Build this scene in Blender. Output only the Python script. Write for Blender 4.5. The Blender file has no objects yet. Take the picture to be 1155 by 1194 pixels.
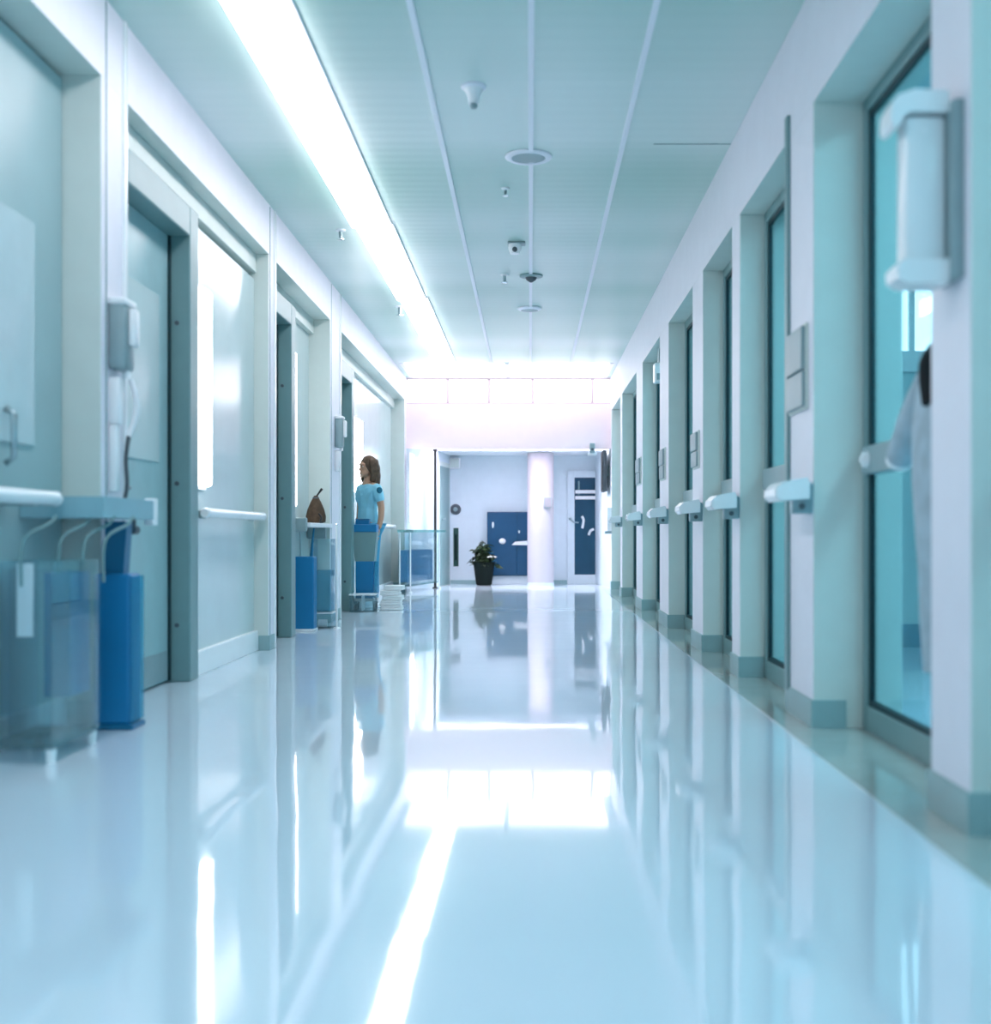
import bpy, bmesh, math, random
from mathutils import Vector, Matrix, Quaternion
random.seed(7)
PI = math.pi
sc = bpy.context.scene
C = sc.collection

# ------------------------------------------------------------------ materials
def lin(h):
    h = h.lstrip('#'); out = []
    for i in (0, 2, 4):
        c = int(h[i:i+2], 16)/255
        out.append(c/12.92 if c <= .04045 else ((c+.055)/1.055)**2.4)
    return (*out, 1)

def nodes_of(m):
    m.use_nodes = True
    return m.node_tree.nodes, m.node_tree.links

def pm(name, col, rough=.5, metal=0, spec=.5, noise=0, nscale=8, coat=0, bump=0, bscale=(1, 1, 1), bsc=40, ior=1.45):
    m = bpy.data.materials.new(name); N, L = nodes_of(m); b = N['Principled BSDF']
    c = lin(col)
    b.inputs['Base Color'].default_value = c
    b.inputs['Roughness'].default_value = rough
    b.inputs['Metallic'].default_value = metal
    b.inputs['Specular IOR Level'].default_value = spec
    b.inputs['Coat Weight'].default_value = coat
    b.inputs['Coat Roughness'].default_value = .05
    b.inputs['IOR'].default_value = ior
    if noise:
        t = N.new('ShaderNodeTexCoord'); n = N.new('ShaderNodeTexNoise')
        n.inputs['Scale'].default_value = nscale; n.inputs['Detail'].default_value = 3
        L.new(t.outputs['Object'], n.inputs['Vector'])
        r = N.new('ShaderNodeValToRGB')
        r.color_ramp.elements[0].position = .3; r.color_ramp.elements[1].position = .7
        r.color_ramp.elements[0].color = tuple(x*(1-noise) for x in c[:3])+(1,)
        r.color_ramp.elements[1].color = tuple(min(1, x*(1+noise)) for x in c[:3])+(1,)
        L.new(n.outputs['Fac'], r.inputs['Fac']); L.new(r.outputs['Color'], b.inputs['Base Color'])
    if bump:
        t = N.new('ShaderNodeTexCoord'); mp = N.new('ShaderNodeMapping'); n = N.new('ShaderNodeTexNoise')
        mp.inputs['Scale'].default_value = bscale; n.inputs['Scale'].default_value = bsc
        n.inputs['Detail'].default_value = 1
        L.new(t.outputs['Object'], mp.inputs['Vector']); L.new(mp.outputs['Vector'], n.inputs['Vector'])
        bp = N.new('ShaderNodeBump'); bp.inputs['Strength'].default_value = bump; bp.inputs['Distance'].default_value = .01
        L.new(n.outputs['Fac'], bp.inputs['Height']); L.new(bp.outputs['Normal'], b.inputs['Normal'])
    return m

def em(name, col, s):
    m = bpy.data.materials.new(name); N, L = nodes_of(m)
    b = N['Principled BSDF']
    b.inputs['Base Color'].default_value = (.8, .8, .8, 1)
    b.inputs['Emission Color'].default_value = lin(col); b.inputs['Emission Strength'].default_value = s
    return m

def glass(name, tint, refl=.5, rough=.02, body=0.0, bodycol='#9fd0d8'):
    """thin architectural glass: tinted see-through, fresnel gloss, a little body colour"""
    m = bpy.data.materials.new(name); N, L = nodes_of(m)
    for n in list(N):
        if n.type == 'BSDF_PRINCIPLED': N.remove(n)
    out = next(n for n in N if n.type == 'OUTPUT_MATERIAL')
    tr = N.new('ShaderNodeBsdfTransparent'); tr.inputs['Color'].default_value = lin(tint)
    gl = N.new('ShaderNodeBsdfGlossy'); gl.inputs['Roughness'].default_value = rough
    df = N.new('ShaderNodeBsdfDiffuse'); df.inputs['Color'].default_value = lin(bodycol)
    m1 = N.new('ShaderNodeMixShader'); m1.inputs['Fac'].default_value = body
    L.new(tr.outputs[0], m1.inputs[1]); L.new(df.outputs[0], m1.inputs[2])
    lw = N.new('ShaderNodeLayerWeight'); lw.inputs['Blend'].default_value = .25
    mu = N.new('ShaderNodeMath'); mu.operation = 'MULTIPLY'; mu.inputs[1].default_value = refl
    L.new(lw.outputs['Fresnel'], mu.inputs[0])
    m2 = N.new('ShaderNodeMixShader')
    L.new(mu.outputs[0], m2.inputs['Fac']); L.new(m1.outputs[0], m2.inputs[1]); L.new(gl.outputs[0], m2.inputs[2])
    L.new(m2.outputs[0], out.inputs['Surface'])
    return m

M = {}
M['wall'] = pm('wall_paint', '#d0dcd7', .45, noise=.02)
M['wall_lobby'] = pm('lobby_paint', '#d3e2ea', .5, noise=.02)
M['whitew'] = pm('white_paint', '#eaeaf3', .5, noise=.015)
M['vision'] = pm('milky_pane', '#c9dde1', .1, spec=.7, noise=.03)
M['panel'] = pm('laminate_panel', '#c3d7d8', .16, spec=.6, noise=.03, nscale=3, bump=.04, bscale=(1, 1, .25), bsc=3)
M['frame'] = pm('door_frame_paint', '#749799', .35, noise=.03)
M['door'] = pm('door_leaf', '#9cc0c4', .3, noise=.04)
M['slider'] = pm('milky_door', '#a3c1c4', .38, spec=.6, noise=.03, nscale=3)
M['dark'] = pm('dark_gasket', '#12373d', .5)
M['white'] = pm('white_plastic', '#eef3f6', .3, noise=.015)
M['rail'] = pm('rail_vinyl', '#eaf2f5', .22, noise=.015)
M['steel'] = pm('brushed_steel', '#9fb3b8', .3, metal=.9, noise=.05, nscale=20)
M['chrome'] = pm('chrome', '#dfe8ea', .12, metal=1)
M['guard'] = pm('corner_guard', '#f0f6f8', .22, spec=.8)
M['base'] = pm('baseboard_grey', '#8fb0b3', .4, noise=.05)
M['basew'] = pm('baseboard_white', '#f4f8f9', .3, noise=.02)
M['blue'] = pm('blue_plastic', '#1278ac', .35, noise=.05, nscale=4)
M['blued'] = pm('dark_blue_plastic', '#0f6b92', .35, noise=.06)
M['navy'] = pm('navy_paint', '#144a6e', .4, noise=.05)
M['navy2'] = pm('navy_film', '#0c4560', .3, noise=.08, nscale=6)
M['shelf'] = pm('shelf_teal', '#86b4c0', .3, noise=.03)
M['brown'] = pm('brown_cloth', '#4a3a2b', .8, noise=.35, nscale=30)
M['black'] = pm('black_rubber', '#14191c', .5, noise=.1)
M['grey'] = pm('grey_plastic', '#8ea6ab', .4, noise=.04)
M['greyd'] = pm('dark_grey_plastic', '#4c575e', .5, noise=.08)
M['coat'] = pm('grey_cloth', '#a9bcc6', .85, noise=.12, nscale=14, bump=.3, bsc=9)
M['collar'] = pm('black_cloth', '#15191c', .9, noise=.2)
M['leaf'] = pm('leaf', '#34482a', .5, noise=.4, nscale=9)
M['leafd'] = pm('dark_leaf', '#223522', .5, noise=.4, nscale=9)
M['petal'] = pm('petal', '#dfe0dc', .5)
M['pot'] = pm('dark_pot', '#0b1815', .7, spec=.2, noise=.1)
M['soil'] = pm('soil', '#2c241c', .95, noise=.3, nscale=40)
M['skin'] = pm('skin', '#c59a80', .5, noise=.04)
M['hair'] = pm('hair', '#54402f', .55, noise=.4, nscale=25)
M['scrub'] = pm('scrub_cloth', '#93d9ef', .75, noise=.06, nscale=10, bump=.25, bsc=12)
M['scrubd'] = pm('scrub_trousers', '#4d9fc2', .8, noise=.06)
M['patch'] = pm('patch', '#156b86', .6)
M['towel'] = pm('towel', '#eef1f2', .9, noise=.03, bump=.3, bsc=60)
M['leafdk'] = pm('green_strip', '#1f4a44', .5)
M['glasswin'] = glass('window_glass', '#c6e4ea', .4)
M['acryl'] = glass('clear_acrylic', '#f4fbfd', .4, body=.07, bodycol='#bfe6ee')
M['liquid'] = glass('blue_acrylic', '#c2eaf5', .35, body=.28, bodycol='#4fb4d4')
M['glasstop'] = glass('green_glass', '#bfe2e0', .8, body=.25, bodycol='#a8d3d3')
M['strip'] = em('light_diffuser', '#fff6fb', 5.5)
M['sky'] = em('skylight_pane', '#ffeef5', 1.5)
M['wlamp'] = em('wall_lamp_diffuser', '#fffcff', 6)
M['clere'] = em('daylight_pane', '#ffffff', 1.8)
M['lob'] = em('lobby_lamp', '#eef6ff', 9)
M['sidewin'] = em('lit_window', '#f4f6ff', 2.2)
M['room'] = pm('side_room_paint', '#b2d0d4', .6, noise=.03)
M['roomd'] = pm('side_room_skirting', '#2f7f9c', .5)

# ceiling: long metal panels with fine cross ribs
def ceil_mat():
    m = pm('ceiling_metal', '#9fc6cc', .32, spec=.7); N, L = nodes_of(m); b = N['Principled BSDF']
    t = N.new('ShaderNodeTexCoord')
    w = N.new('ShaderNodeTexWave'); w.wave_type = 'BANDS'; w.bands_direction = 'Y'
    w.inputs['Scale'].default_value = 2.6; w.inputs['Distortion'].default_value = .6; w.inputs['Detail'].default_value = 2
    L.new(t.outputs['Object'], w.inputs['Vector'])
    n = N.new('ShaderNodeTexNoise'); n.inputs['Scale'].default_value = .55; n.inputs['Detail'].default_value = 1
    mp = N.new('ShaderNodeMapping'); mp.inputs['Scale'].default_value = (.05, 1, 1)
    L.new(t.outputs['Object'], mp.inputs['Vector']); L.new(mp.outputs['Vector'], n.inputs['Vector'])
    r = N.new('ShaderNodeValToRGB'); r.color_ramp.elements[0].position = .4; r.color_ramp.elements[1].position = .62
    r.color_ramp.elements[0].color = lin('#abd0c8'); r.color_ramp.elements[1].color = lin('#d2e5e3')
    L.new(n.outputs['Fac'], r.inputs['Fac']); L.new(r.outputs['Color'], b.inputs['Base Color'])
    bp = N.new('ShaderNodeBump'); bp.inputs['Strength'].default_value = .08; bp.inputs['Distance'].default_value = .01
    L.new(w.outputs['Fac'], bp.inputs['Height']); L.new(bp.outputs['Normal'], b.inputs['Normal'])
    return m
M['ceil'] = ceil_mat()
M['ceilw'] = pm('ceiling_white', '#e9eff5', .6)
M['column'] = pm('column_paint', '#bfbbc2', .55)
M['mullion'] = pm('mullion_paint', '#cdbfc8', .5)
M['sign'] = pm('sign_grey', '#9a98a0', .5)
M['bulk'] = pm('bulkhead_paint', '#f1e3ea', .5, noise=.01)
M['line'] = pm('ceiling_line', '#eef2fb', .4)

def floor_mat():
    m = pm('polished_vinyl', '#a9cfe2', .045, spec=.9); N, L = nodes_of(m); b = N['Principled BSDF']
    b.inputs['IOR'].default_value = 1.75
    t = N.new('ShaderNodeTexCoord')
    n = N.new('ShaderNodeTexNoise'); n.inputs['Scale'].default_value = 1.3; n.inputs['Detail'].default_value = 2
    mp = N.new('ShaderNodeMapping'); mp.inputs['Scale'].default_value = (1.4, .8, 1)
    L.new(t.outputs['Object'], mp.inputs['Vector']); L.new(mp.outputs['Vector'], n.inputs['Vector'])
    n3 = N.new('ShaderNodeTexNoise'); n3.inputs['Scale'].default_value = 1.0; n3.inputs['Detail'].default_value = 1
    mp3 = N.new('ShaderNodeMapping'); mp3.inputs['Scale'].default_value = (.4, 6, 1)
    L.new(t.outputs['Object'], mp3.inputs['Vector']); L.new(mp3.outputs['Vector'], n3.inputs['Vector'])
    ad = N.new('ShaderNodeMath'); ad.operation = 'MULTIPLY_ADD'; ad.inputs[1].default_value = .12
    L.new(n3.outputs['Fac'], ad.inputs[0]); L.new(n.outputs['Fac'], ad.inputs[2])
    bp = N.new('ShaderNodeBump'); bp.inputs['Strength'].default_value = .08; bp.inputs['Distance'].default_value = .03
    L.new(ad.outputs[0], bp.inputs['Height']); L.new(bp.outputs['Normal'], b.inputs['Normal'])
    n2 = N.new('ShaderNodeTexNoise'); n2.inputs['Scale'].default_value = 120
    L.new(t.outputs['Object'], n2.inputs['Vector'])
    r = N.new('ShaderNodeValToRGB'); r.color_ramp.elements[0].position = .3; r.color_ramp.elements[1].position = .7
    r.color_ramp.elements[0].color = lin('#d2e4f1'); r.color_ramp.elements[1].color = lin('#d9e9f4')
    L.new(n2.outputs['Fac'], r.inputs['Fac']); L.new(r.outputs['Color'], b.inputs['Base Color'])
    return m
M['floor'] = floor_mat()

# ------------------------------------------------------------------ mesh helpers
ORG = {}
def box(bm, x0, x1, y0, y1, z0, z1, bev=0):
    r = bmesh.ops.create_cube(bm, size=1)
    sx, sy, sz = x1-x0, y1-y0, z1-z0
    for v in r['verts']:
        v.co = Vector(((x0+x1)/2+v.co.x*sx, (y0+y1)/2+v.co.y*sy, (z0+z1)/2+v.co.z*sz))
    if bev:
        es = list({e for v in r['verts'] for e in v.link_edges})
        bmesh.ops.bevel(bm, geom=es, offset=min(bev, .45*min(abs(sx), abs(sy), abs(sz))), segments=2, affect='EDGES', profile=.5)
    return bm

def cyl(bm, p0, p1, r0, r1=None, seg=16):
    p0, p1 = Vector(p0), Vector(p1); d = p1-p0
    r = bmesh.ops.create_cone(bm, cap_ends=True, segments=seg, radius1=r0, radius2=r0 if r1 is None else r1, depth=d.length)
    q = d.to_track_quat('Z', 'Y').to_matrix().to_4x4()
    bmesh.ops.transform(bm, matrix=Matrix.Translation((p0+p1)/2) @ q, verts=r['verts'])
    return bm

def sph(bm, c, rad, seg=16):
    r = bmesh.ops.create_uvsphere(bm, u_segments=seg, v_segments=max(6, seg//2), radius=1)
    if not hasattr(rad, '__len__'): rad = (rad,)*3
    for v in r['verts']: v.co = Vector((c[0]+v.co.x*rad[0], c[1]+v.co.y*rad[1], c[2]+v.co.z*rad[2]))
    return bm

def lathe(bm, prof, c=(0, 0, 0), seg=28):
    rings = []
    for r, z in prof:
        rings.append([bm.verts.new((c[0]+r*math.cos(2*PI*i/seg), c[1]+r*math.sin(2*PI*i/seg), c[2]+z)) for i in range(seg)])
    for a, b in zip(rings, rings[1:]):
        for i in range(seg):
            bm.faces.new((a[i], a[(i+1) % seg], b[(i+1) % seg], b[i]))
    bm.faces.new(rings[0][::-1]); bm.faces.new(rings[-1])
    return bm

def tube(bm, pts, r, seg=10):
    """round tube along a path; r a number or one radius per point"""
    pts = [Vector(p) for p in pts]; n = len(pts)
    rs = r if hasattr(r, '__len__') else [r]*n
    rings = []; up = None
    for i, p in enumerate(pts):
        t = (pts[min(i+1, n-1)]-pts[max(i-1, 0)]).normalized()
        if up is None:
            up = t.orthogonal().normalized()
        up = (up-t*up.dot(t)).normalized(); s = t.cross(up)
        rings.append([bm.verts.new(p+(up*math.cos(2*PI*k/seg)+s*math.sin(2*PI*k/seg))*rs[i]) for k in range(seg)])
    for a, b in zip(rings, rings[1:]):
        for k in range(seg): bm.faces.new((a[k], a[(k+1) % seg], b[(k+1) % seg], b[k]))
    bm.faces.new(rings[0][::-1]); bm.faces.new(rings[-1])
    return bm

def spline(pts, n=8):
    pts = [Vector(p) for p in pts]; out = []
    for i in range(len(pts)-1):
        p0, p1, p2, p3 = pts[max(i-1, 0)], pts[i], pts[i+1], pts[min(i+2, len(pts)-1)]
        for k in range(n):
            t = k/n
            out.append(.5*((2*p1)+(p2-p0)*t+(2*p0-5*p1+4*p2-p3)*t*t+(3*p1-p0-3*p2+p3)*t**3))
    return out+[pts[-1]]

def prism(bm, poly, z0, z1, axis='z'):
    f = {'z': lambda a, b, c: (a, b, c), 'x': lambda a, b, c: (c, a, b), 'y': lambda a, b, c: (a, c, b)}[axis]
    lo = [bm.verts.new(f(a, b, z0)) for a, b in poly]; hi = [bm.verts.new(f(a, b, z1)) for a, b in poly]
    n = len(poly)
    for i in range(n): bm.faces.new((lo[i], lo[(i+1) % n], hi[(i+1) % n], hi[i]))
    bm.faces.new(lo[::-1]); bm.faces.new(hi)
    return bm

def BM(): return bmesh.new()

def obj(name, bm, mat, parent=None, smooth=False, label=None):
    """link ONE mesh; verts given in world space, stored relative to the thing's base"""
    o0 = ORG.get(parent, Vector((0, 0, 0))) if parent else None
    bmesh.ops.recalc_face_normals(bm, faces=bm.faces[:])
    if parent is None:
        vs = [v.co for v in bm.verts]
        o0 = Vector(((min(v.x for v in vs)+max(v.x for v in vs))/2, (min(v.y for v in vs)+max(v.y for v in vs))/2, min(v.z for v in vs)))
    bmesh.ops.translate(bm, vec=-o0, verts=bm.verts[:])
    me = bpy.data.meshes.new(name); bm.to_mesh(me); bm.free()
    if smooth:
        for p in me.polygons: p.use_smooth = True
    me.materials.append(mat)
    o = bpy.data.objects.new(name, me); C.objects.link(o)
    if parent: o.parent = parent
    else: o.location = o0
    ORG[o] = o0.copy()
    if label: o['label'] = label
    return o

def smooth_by_angle(o, ang=40):
    me = o.data
    for p in me.polygons: p.use_smooth = True
    try: me.set_sharp_from_angle(angle=math.radians(ang))
    except Exception: pass
    return o

def S(name, bm, mat, ang=40, parent=None, label=None):
    return smooth_by_angle(obj(name, bm, mat, parent, label=label), ang)

def shade_linings(o):
    """corridor faces stay white; shade of the recess linings put into a grey-green tone"""
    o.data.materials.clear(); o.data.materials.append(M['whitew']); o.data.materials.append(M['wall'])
    for p in o.data.polygons: p.material_index = 0 if abs(p.normal.x) > .9 else 1  # linings carry their shade as a darker colour, chosen by face direction
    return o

def thing(name, label, cat, loc, group=None, rotz=0):
    o = bpy.data.objects.new(name, None); C.objects.link(o)
    o.location = loc; o.rotation_euler = (0, 0, rotz); o.empty_display_size = .1
    o['label'] = label; o['category'] = cat
    if group: o['group'] = group
    ORG[o] = Vector(loc)
    return o

def tag(o, label, cat, group=None):
    o['label'] = label; o['category'] = cat
    if group: o['group'] = group
    return o

def struct(o):
    o['kind'] = 'structure'; return o

def frame_root(name, loc):
    o = bpy.data.objects.new(name, None); C.objects.link(o); o.location = loc; ORG[o] = Vector(loc)
    o['kind'] = 'structure'; return o

def copy_tree(o, loc, label, first=True):
    c = o.copy(); C.objects.link(c); c.location = loc; c['label'] = label
    for ch in list(o.children):
        d = ch.copy(); C.objects.link(d); d.parent = c
        for g in list(ch.children):
            e = g.copy(); C.objects.link(e); e.parent = d
    return c

# ------------------------------------------------------------------ dimensions (metres; camera at x=0, y=0 looking +Y)
F = 1400; HC = .786
CEIL = 3.0
XL, XR = -1.757, 1.14            # corridor wall faces
BL, BR = -1.96, 1.34             # back of the recesses
HL, HR = 2.668, 2.526            # recess head heights
END = 17.0                        # bulkhead
FAR = 18.7                        # lobby back wall

# ---- floor and ceiling
struct(obj('floor', box(BM(), -3.2, 3.4, -3, 19.2, -.1, 0), M['floor']))
struct(obj('ceiling', box(BM(), -2.3, 1.7, -3, END+.05, CEIL, CEIL+.12), M['ceil']))
bm = box(BM(), -2.3, 1.7, END+.6, FAR+.2, 2.0, 2.1)
box(bm, -2.3, 1.7, END+.58, END+.68, 2.05, 3.0); box(bm, -2.3, 1.7, END+.06, END+.68, 3.0, 3.1)  # hidden cove, added to hold the lobby fill light
struct(obj('ceiling_lobby', bm, M['ceilw']))

# ---- left wall: recesses between pilasters
LREC = [(-2.0, 4.92), (5.20, 8.07), (8.25, 10.55), (11.10, 16.80)]
struct(obj('wall_left', box(BM(), -2.2, BL, -3, END, 0, CEIL), M['wall']))
edges = [-3]+[v for r in LREC for v in r]+[END]
for a, b in zip(edges[0::2], edges[1::2]):
    struct(shade_linings(obj('wall_left', box(BM(), BL-.02, XL, a, b, 0, HL, .006), M['wall'])))
struct(shade_linings(obj('wall_left', box(BM(), BL-.02, XL, -3, END, HL-.004, CEIL), M['whitew'])))
# slanted return at the far left, running on under the bulkhead into the lobby
bm = prism(BM(), [(XL, END), (-1.40, 17.35), (-1.24, FAR), (-1.24, FAR+.1), (-2.2, FAR+.1), (-2.2, END)], 0, 2.02)
struct(obj('wall_left', bm, M['wall_lobby']))

# ---- right wall
RREC = [(.9, 3.11), (3.42, 4.84), (5.32, 6.54), (6.79, 7.94), (8.44, 9.91), (10.57, 12.2), (12.9, 14.9), (15.2, 16.85)]
edges = [-3]+[v for r in RREC for v in r]+[END]
for a, b in zip(edges[0::2], edges[1::2]):
    struct(shade_linings(obj('wall_right', box(BM(), XR, 1.5, a, b, 0, HR, .006), M['wall'])))
struct(shade_linings(obj('wall_right', box(BM(), XR, 1.5, -3, END, HR-.004, CEIL), M['whitew'])))
bm = prism(BM(), [(XR, END), (1.0, FAR+.1), (1.6, FAR+.1), (1.6, END)], 0, 2.02)
struct(obj('wall_right', bm, M['wall_lobby']))

# ---- bulkhead with the clerestory, lobby end wall
bm = BM()
box(bm, -2.2, 1.6, END, END+.2, 1.99, 2.62); box(bm, -2.2, 1.6, END, END+.2, 2.985, CEIL+.1)
struct(obj('wall_bulkhead', bm, M['bulk']))
struct(obj('wall_far', box(BM(), -2.2, 1.6, FAR, FAR+.15, 0, 2.02), M['wall_lobby']))

cw = frame_root('window_1', (-.3, END+.05, 2.62))
mx = [-1.757, -1.17, -.585, .035, .88, 1.14]
bm = BM()
box(bm, -1.757, 1.14, END+.02, END+.09, 2.62, 2.645); box(bm, -1.757, 1.14, END+.02, END+.09, 2.965, 2.99)
for x in mx[1:-1]: box(bm, x-.02, x+.02, END+.02, END+.09, 2.64, 2.97)
obj('window_frame', bm, M['mullion'], cw)
for a, b in zip(mx, mx[1:]):
    obj('pane', box(BM(), a+.02, b-.02, END+.05, END+.06, 2.64, 2.97), M['clere'], cw)

# skylight in the last bay of the ceiling
sk = frame_root('window_2', (-.3, 16.3, CEIL-.03))
bm = BM()
for x in (-1.70, -.335, 1.03): box(bm, x, x+.06, 15.6, 16.98, CEIL-.006, CEIL)
obj('window_frame', bm, M['line'], sk)
obj('pane', box(BM(), -1.64, -.335, 15.6, 16.98, CEIL-.008, CEIL-.001), M['sky'], sk)
obj('pane', box(BM(), -.275, 1.03, 15.6, 16.98, CEIL-.008, CEIL-.001), M['sky'], sk)

# ---- baseboards
def bl():
    bm = BM()
    for a, b in ((4.92, 5.2), (8.07, 8.25), (10.55, 11.1), (16.8, 17.0)):
        box(bm, XL-.19, XL+.008, a-.008, b+.008, 0, .10, .004)
    return bm
struct(obj('baseboard_left', bl(), M['base']))
bm = BM()
box(bm, -1.86, -1.825, 6.6, 8.07, 0, .135, .006); box(bm, -1.93, -1.895, 2.0, 4.92, 0, .12, .006)
box(bm, -1.95, -1.915, 9.3, 10.55, 0, .12, .006); box(bm, -1.95, -1.915, 12.4, 16.8, 0, .12, .006)
struct(obj('baseboard_left.001', bm, M['basew']))
bm = BM()
for a, b in zip([-3]+[r[1] for r in RREC], [r[0] for r in RREC]+[17.0]):
    box(bm, XR-.01, 1.272, a-.01, b+.01, 0, .115, .004)
struct(obj('baseboard_right', bm, M['base']))
struct(obj('baseboard_far', box(BM(), -1.40, 1.02, FAR-.02, FAR+.01, 0, .06), M['base']))

# ---- panels in the left recesses (trim) and corner guards
trim_i = [0]
def trim(bm, mat):
    trim_i[0] += 1
    return struct(obj('trim_%d' % trim_i[0], bm, mat))
trim(box(BM(), -1.962, -1.855, 6.6, 8.07, 0, HL-.17, .004), M['panel'])
trim(box(BM(), -1.962, -1.945, 9.3, 10.55, 0, HL-.02), M['panel'])
trim(box(BM(), -1.962, -1.945, 12.35, 16.8, 0, HL-.02), M['panel'])
for y in (5.205, 8.255, 11.105):                     # light metal guards on the near pilaster corners
    trim(box(BM(), XL-.03, XL+.012, y-.03, y+.006, 0, CEIL-.002, .004), M['guard'])
for y in (4.97, 8.1, 10.6):
    trim(box(BM(), XL-.002, XL+.003, y, y+.008, .1, CEIL-.01), M['frame'])
for y in (5.31,):
    trim(box(BM(), XR-.016, XR+.02, y-.05, y+.004, .1, 2.62, .004), M['frame'])
# stepped head mouldings of the left recesses
for (a, b), x in zip(LREC[1:], (-1.84, -1.90, -1.90)):
    trim(box(BM(), -1.962, x, a, b, HL-.13, HL-.004, .004), M['wall'])
# grey edging of the floor along the right wall
M['edging'] = pm('edging_vinyl', '#a3b1ae', .08, spec=.8, noise=.04, ior=1.6)
trim(box(BM(), 1.02, 1.338, -2.9, 16.98, 0, .003), M['edging'])
# ceiling lines
for x in (-.50, .004, .525):
    trim(box(BM(), x-.014, x+.014, -2, 15.55, CEIL-.012, CEIL), M['line'])
for y, x0, x1 in ((6.82, .7, 1.14), (4.0, .55, 1.14)):
    trim(box(BM(), x0, x1, y, y+.006, CEIL-.003, CEIL), M['frame'])

# ---- doors on the left
def left_door(n, y0, y1, xf, head, leafmat, first=False):
    d = frame_root('door_%d' % n, (BL, (y0+y1)/2, 0))
    w = .16
    bm = BM()
    box(bm, BL, xf, y1-w, y1, 0, head+w, .008); box(bm, BL, xf, y0, y0+w, 0, head+w, .008)
    box(bm, BL, xf, y0+w, y1-w, head, head+w, .008)
    obj('door_frame', bm, M['frame'], d)
    bm = box(BM(), BL, BL+.045, y0+w, y1-w, .01, head, .004)
    leaf = obj('door_leaf', bm, leafmat, d)
    obj('vision_panel', box(BM(), BL+.044, BL+.052, y0+w+.3, y1-w-.18, 1.15, head-.35, .003), M['panel'], leaf)
    obj('kick_plate', box(BM(), BL+.044, BL+.05, y0+w+.03, y1-w-.03, .02, .17, .002), M['grey'], leaf)
    hb = BM(); yy = y0+w+.1
    cyl(hb, (BL+.045, yy, 1.0), (BL+.075, yy, 1.0), .025); tube(hb, [(BL+.075, yy, 1.0), (BL+.09, yy+.02, 1.0), (BL+.09, yy+.13, 1.0)], .01)
    obj('door_handle', hb, M['steel'], leaf, smooth=True)
    obj('gasket', box(BM(), BL+.045, BL+.06, y1-w-.02, y1-w, .01, head, .002), M['dark'], d)
    hs = BM()
    for z in (.3, 1.05, 1.9): cyl(hs, (xf-.07, y1-w+.0, z), (xf-.07, y1-w-.008, z), .012)
    obj('screw_cap', hs, M['greyd'], d)
    return d
left_door(2, 5.22, 6.52, -1.80, 2.36, M['door'])
left_door(3, 8.27, 9.22, -1.80, 2.36, M['door'])
left_door(4, 11.12, 12.28, -1.80, 2.30, M['door'])

# sliding door filling the nearest recess
d = frame_root('door_1', (-1.93, 3.0, 0))
obj('door_leaf', box(BM(), -1.962, -1.915, -1.9, 4.915, 0, HL-.02, .004), M['slider'], d)
obj('vision_panel', box(BM(), -1.917, -1.905, 3.2, 4.62, 1.12, 1.98, .004), M['vision'], d)
hb = BM(); tube(hb, [(-1.90, 4.35, 1.24), (-1.87, 4.35, 1.22), (-1.87, 4.35, 1.06), (-1.90, 4.35, 1.04)], .012)
obj('door_handle', hb, M['steel'], d, smooth=True)

# ---- windows / glazed doors in the right recesses
def right_window(n, y0, y1, xb):
    w = frame_root('window_%d' % n, (1.38, (y0+y1)/2, 0))
    s = .06; x0, x1 = xb-.002, xb+.038
    bm = BM()
    box(bm, x0, x1, y0, y0+s, 0, HR, .006); box(bm, x0, x1, y1-s, y1, 0, HR, .006)
    box(bm, x0, x1, y0+s, y1-s, HR-s, HR, .006); box(bm, x0, x1, y0+s, y1-s, 0, .10, .006)
    obj('window_frame', bm, M['frame'], w)
    g = .022
    bm = BM()
    box(bm, x0+.010, x1-.012, y0+s, y0+s+g, .1, HR-s); box(bm, x0+.010, x1-.012, y1-s-g, y1-s, .1, HR-s)
    box(bm, x0+.010, x1-.012, y0+s+g, y1-s-g, HR-s-g, HR-s); box(bm, x0+.010, x1-.012, y0+s+g, y1-s-g, .1, .1+g)
    obj('gasket', bm, M['dark'], w)
    bm = BM(); box(bm, x0-.02, x1, y0+s-.01, y1-s+.01, 1.02, 1.13, .008)
    obj('mid_rail', bm, M['grey'], w)
    for a, b in ((.1+g, 1.02), (1.13, HR-s-g)):
        obj('pane', box(BM(), xb+.014, xb+.022, y0+s+g, y1-s-g, a, b), M['glasswin'], w)
    return w
for i, (a, b) in enumerate(RREC): 
    w = right_window(3+i, a, b, BR if i < 2 else 1.275)
    if i == 1:
        bm = BM(); cyl(bm, (BR-.022, b-.14, 1.075), (BR-.04, b-.14, 1.075), .035, .03, 20); cyl(bm, (BR-.04, b-.14, 1.075), (BR-.05, b-.14, 1.075), .014)
        obj('lock_cylinder', bm, M['white'], w, smooth=False)

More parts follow.
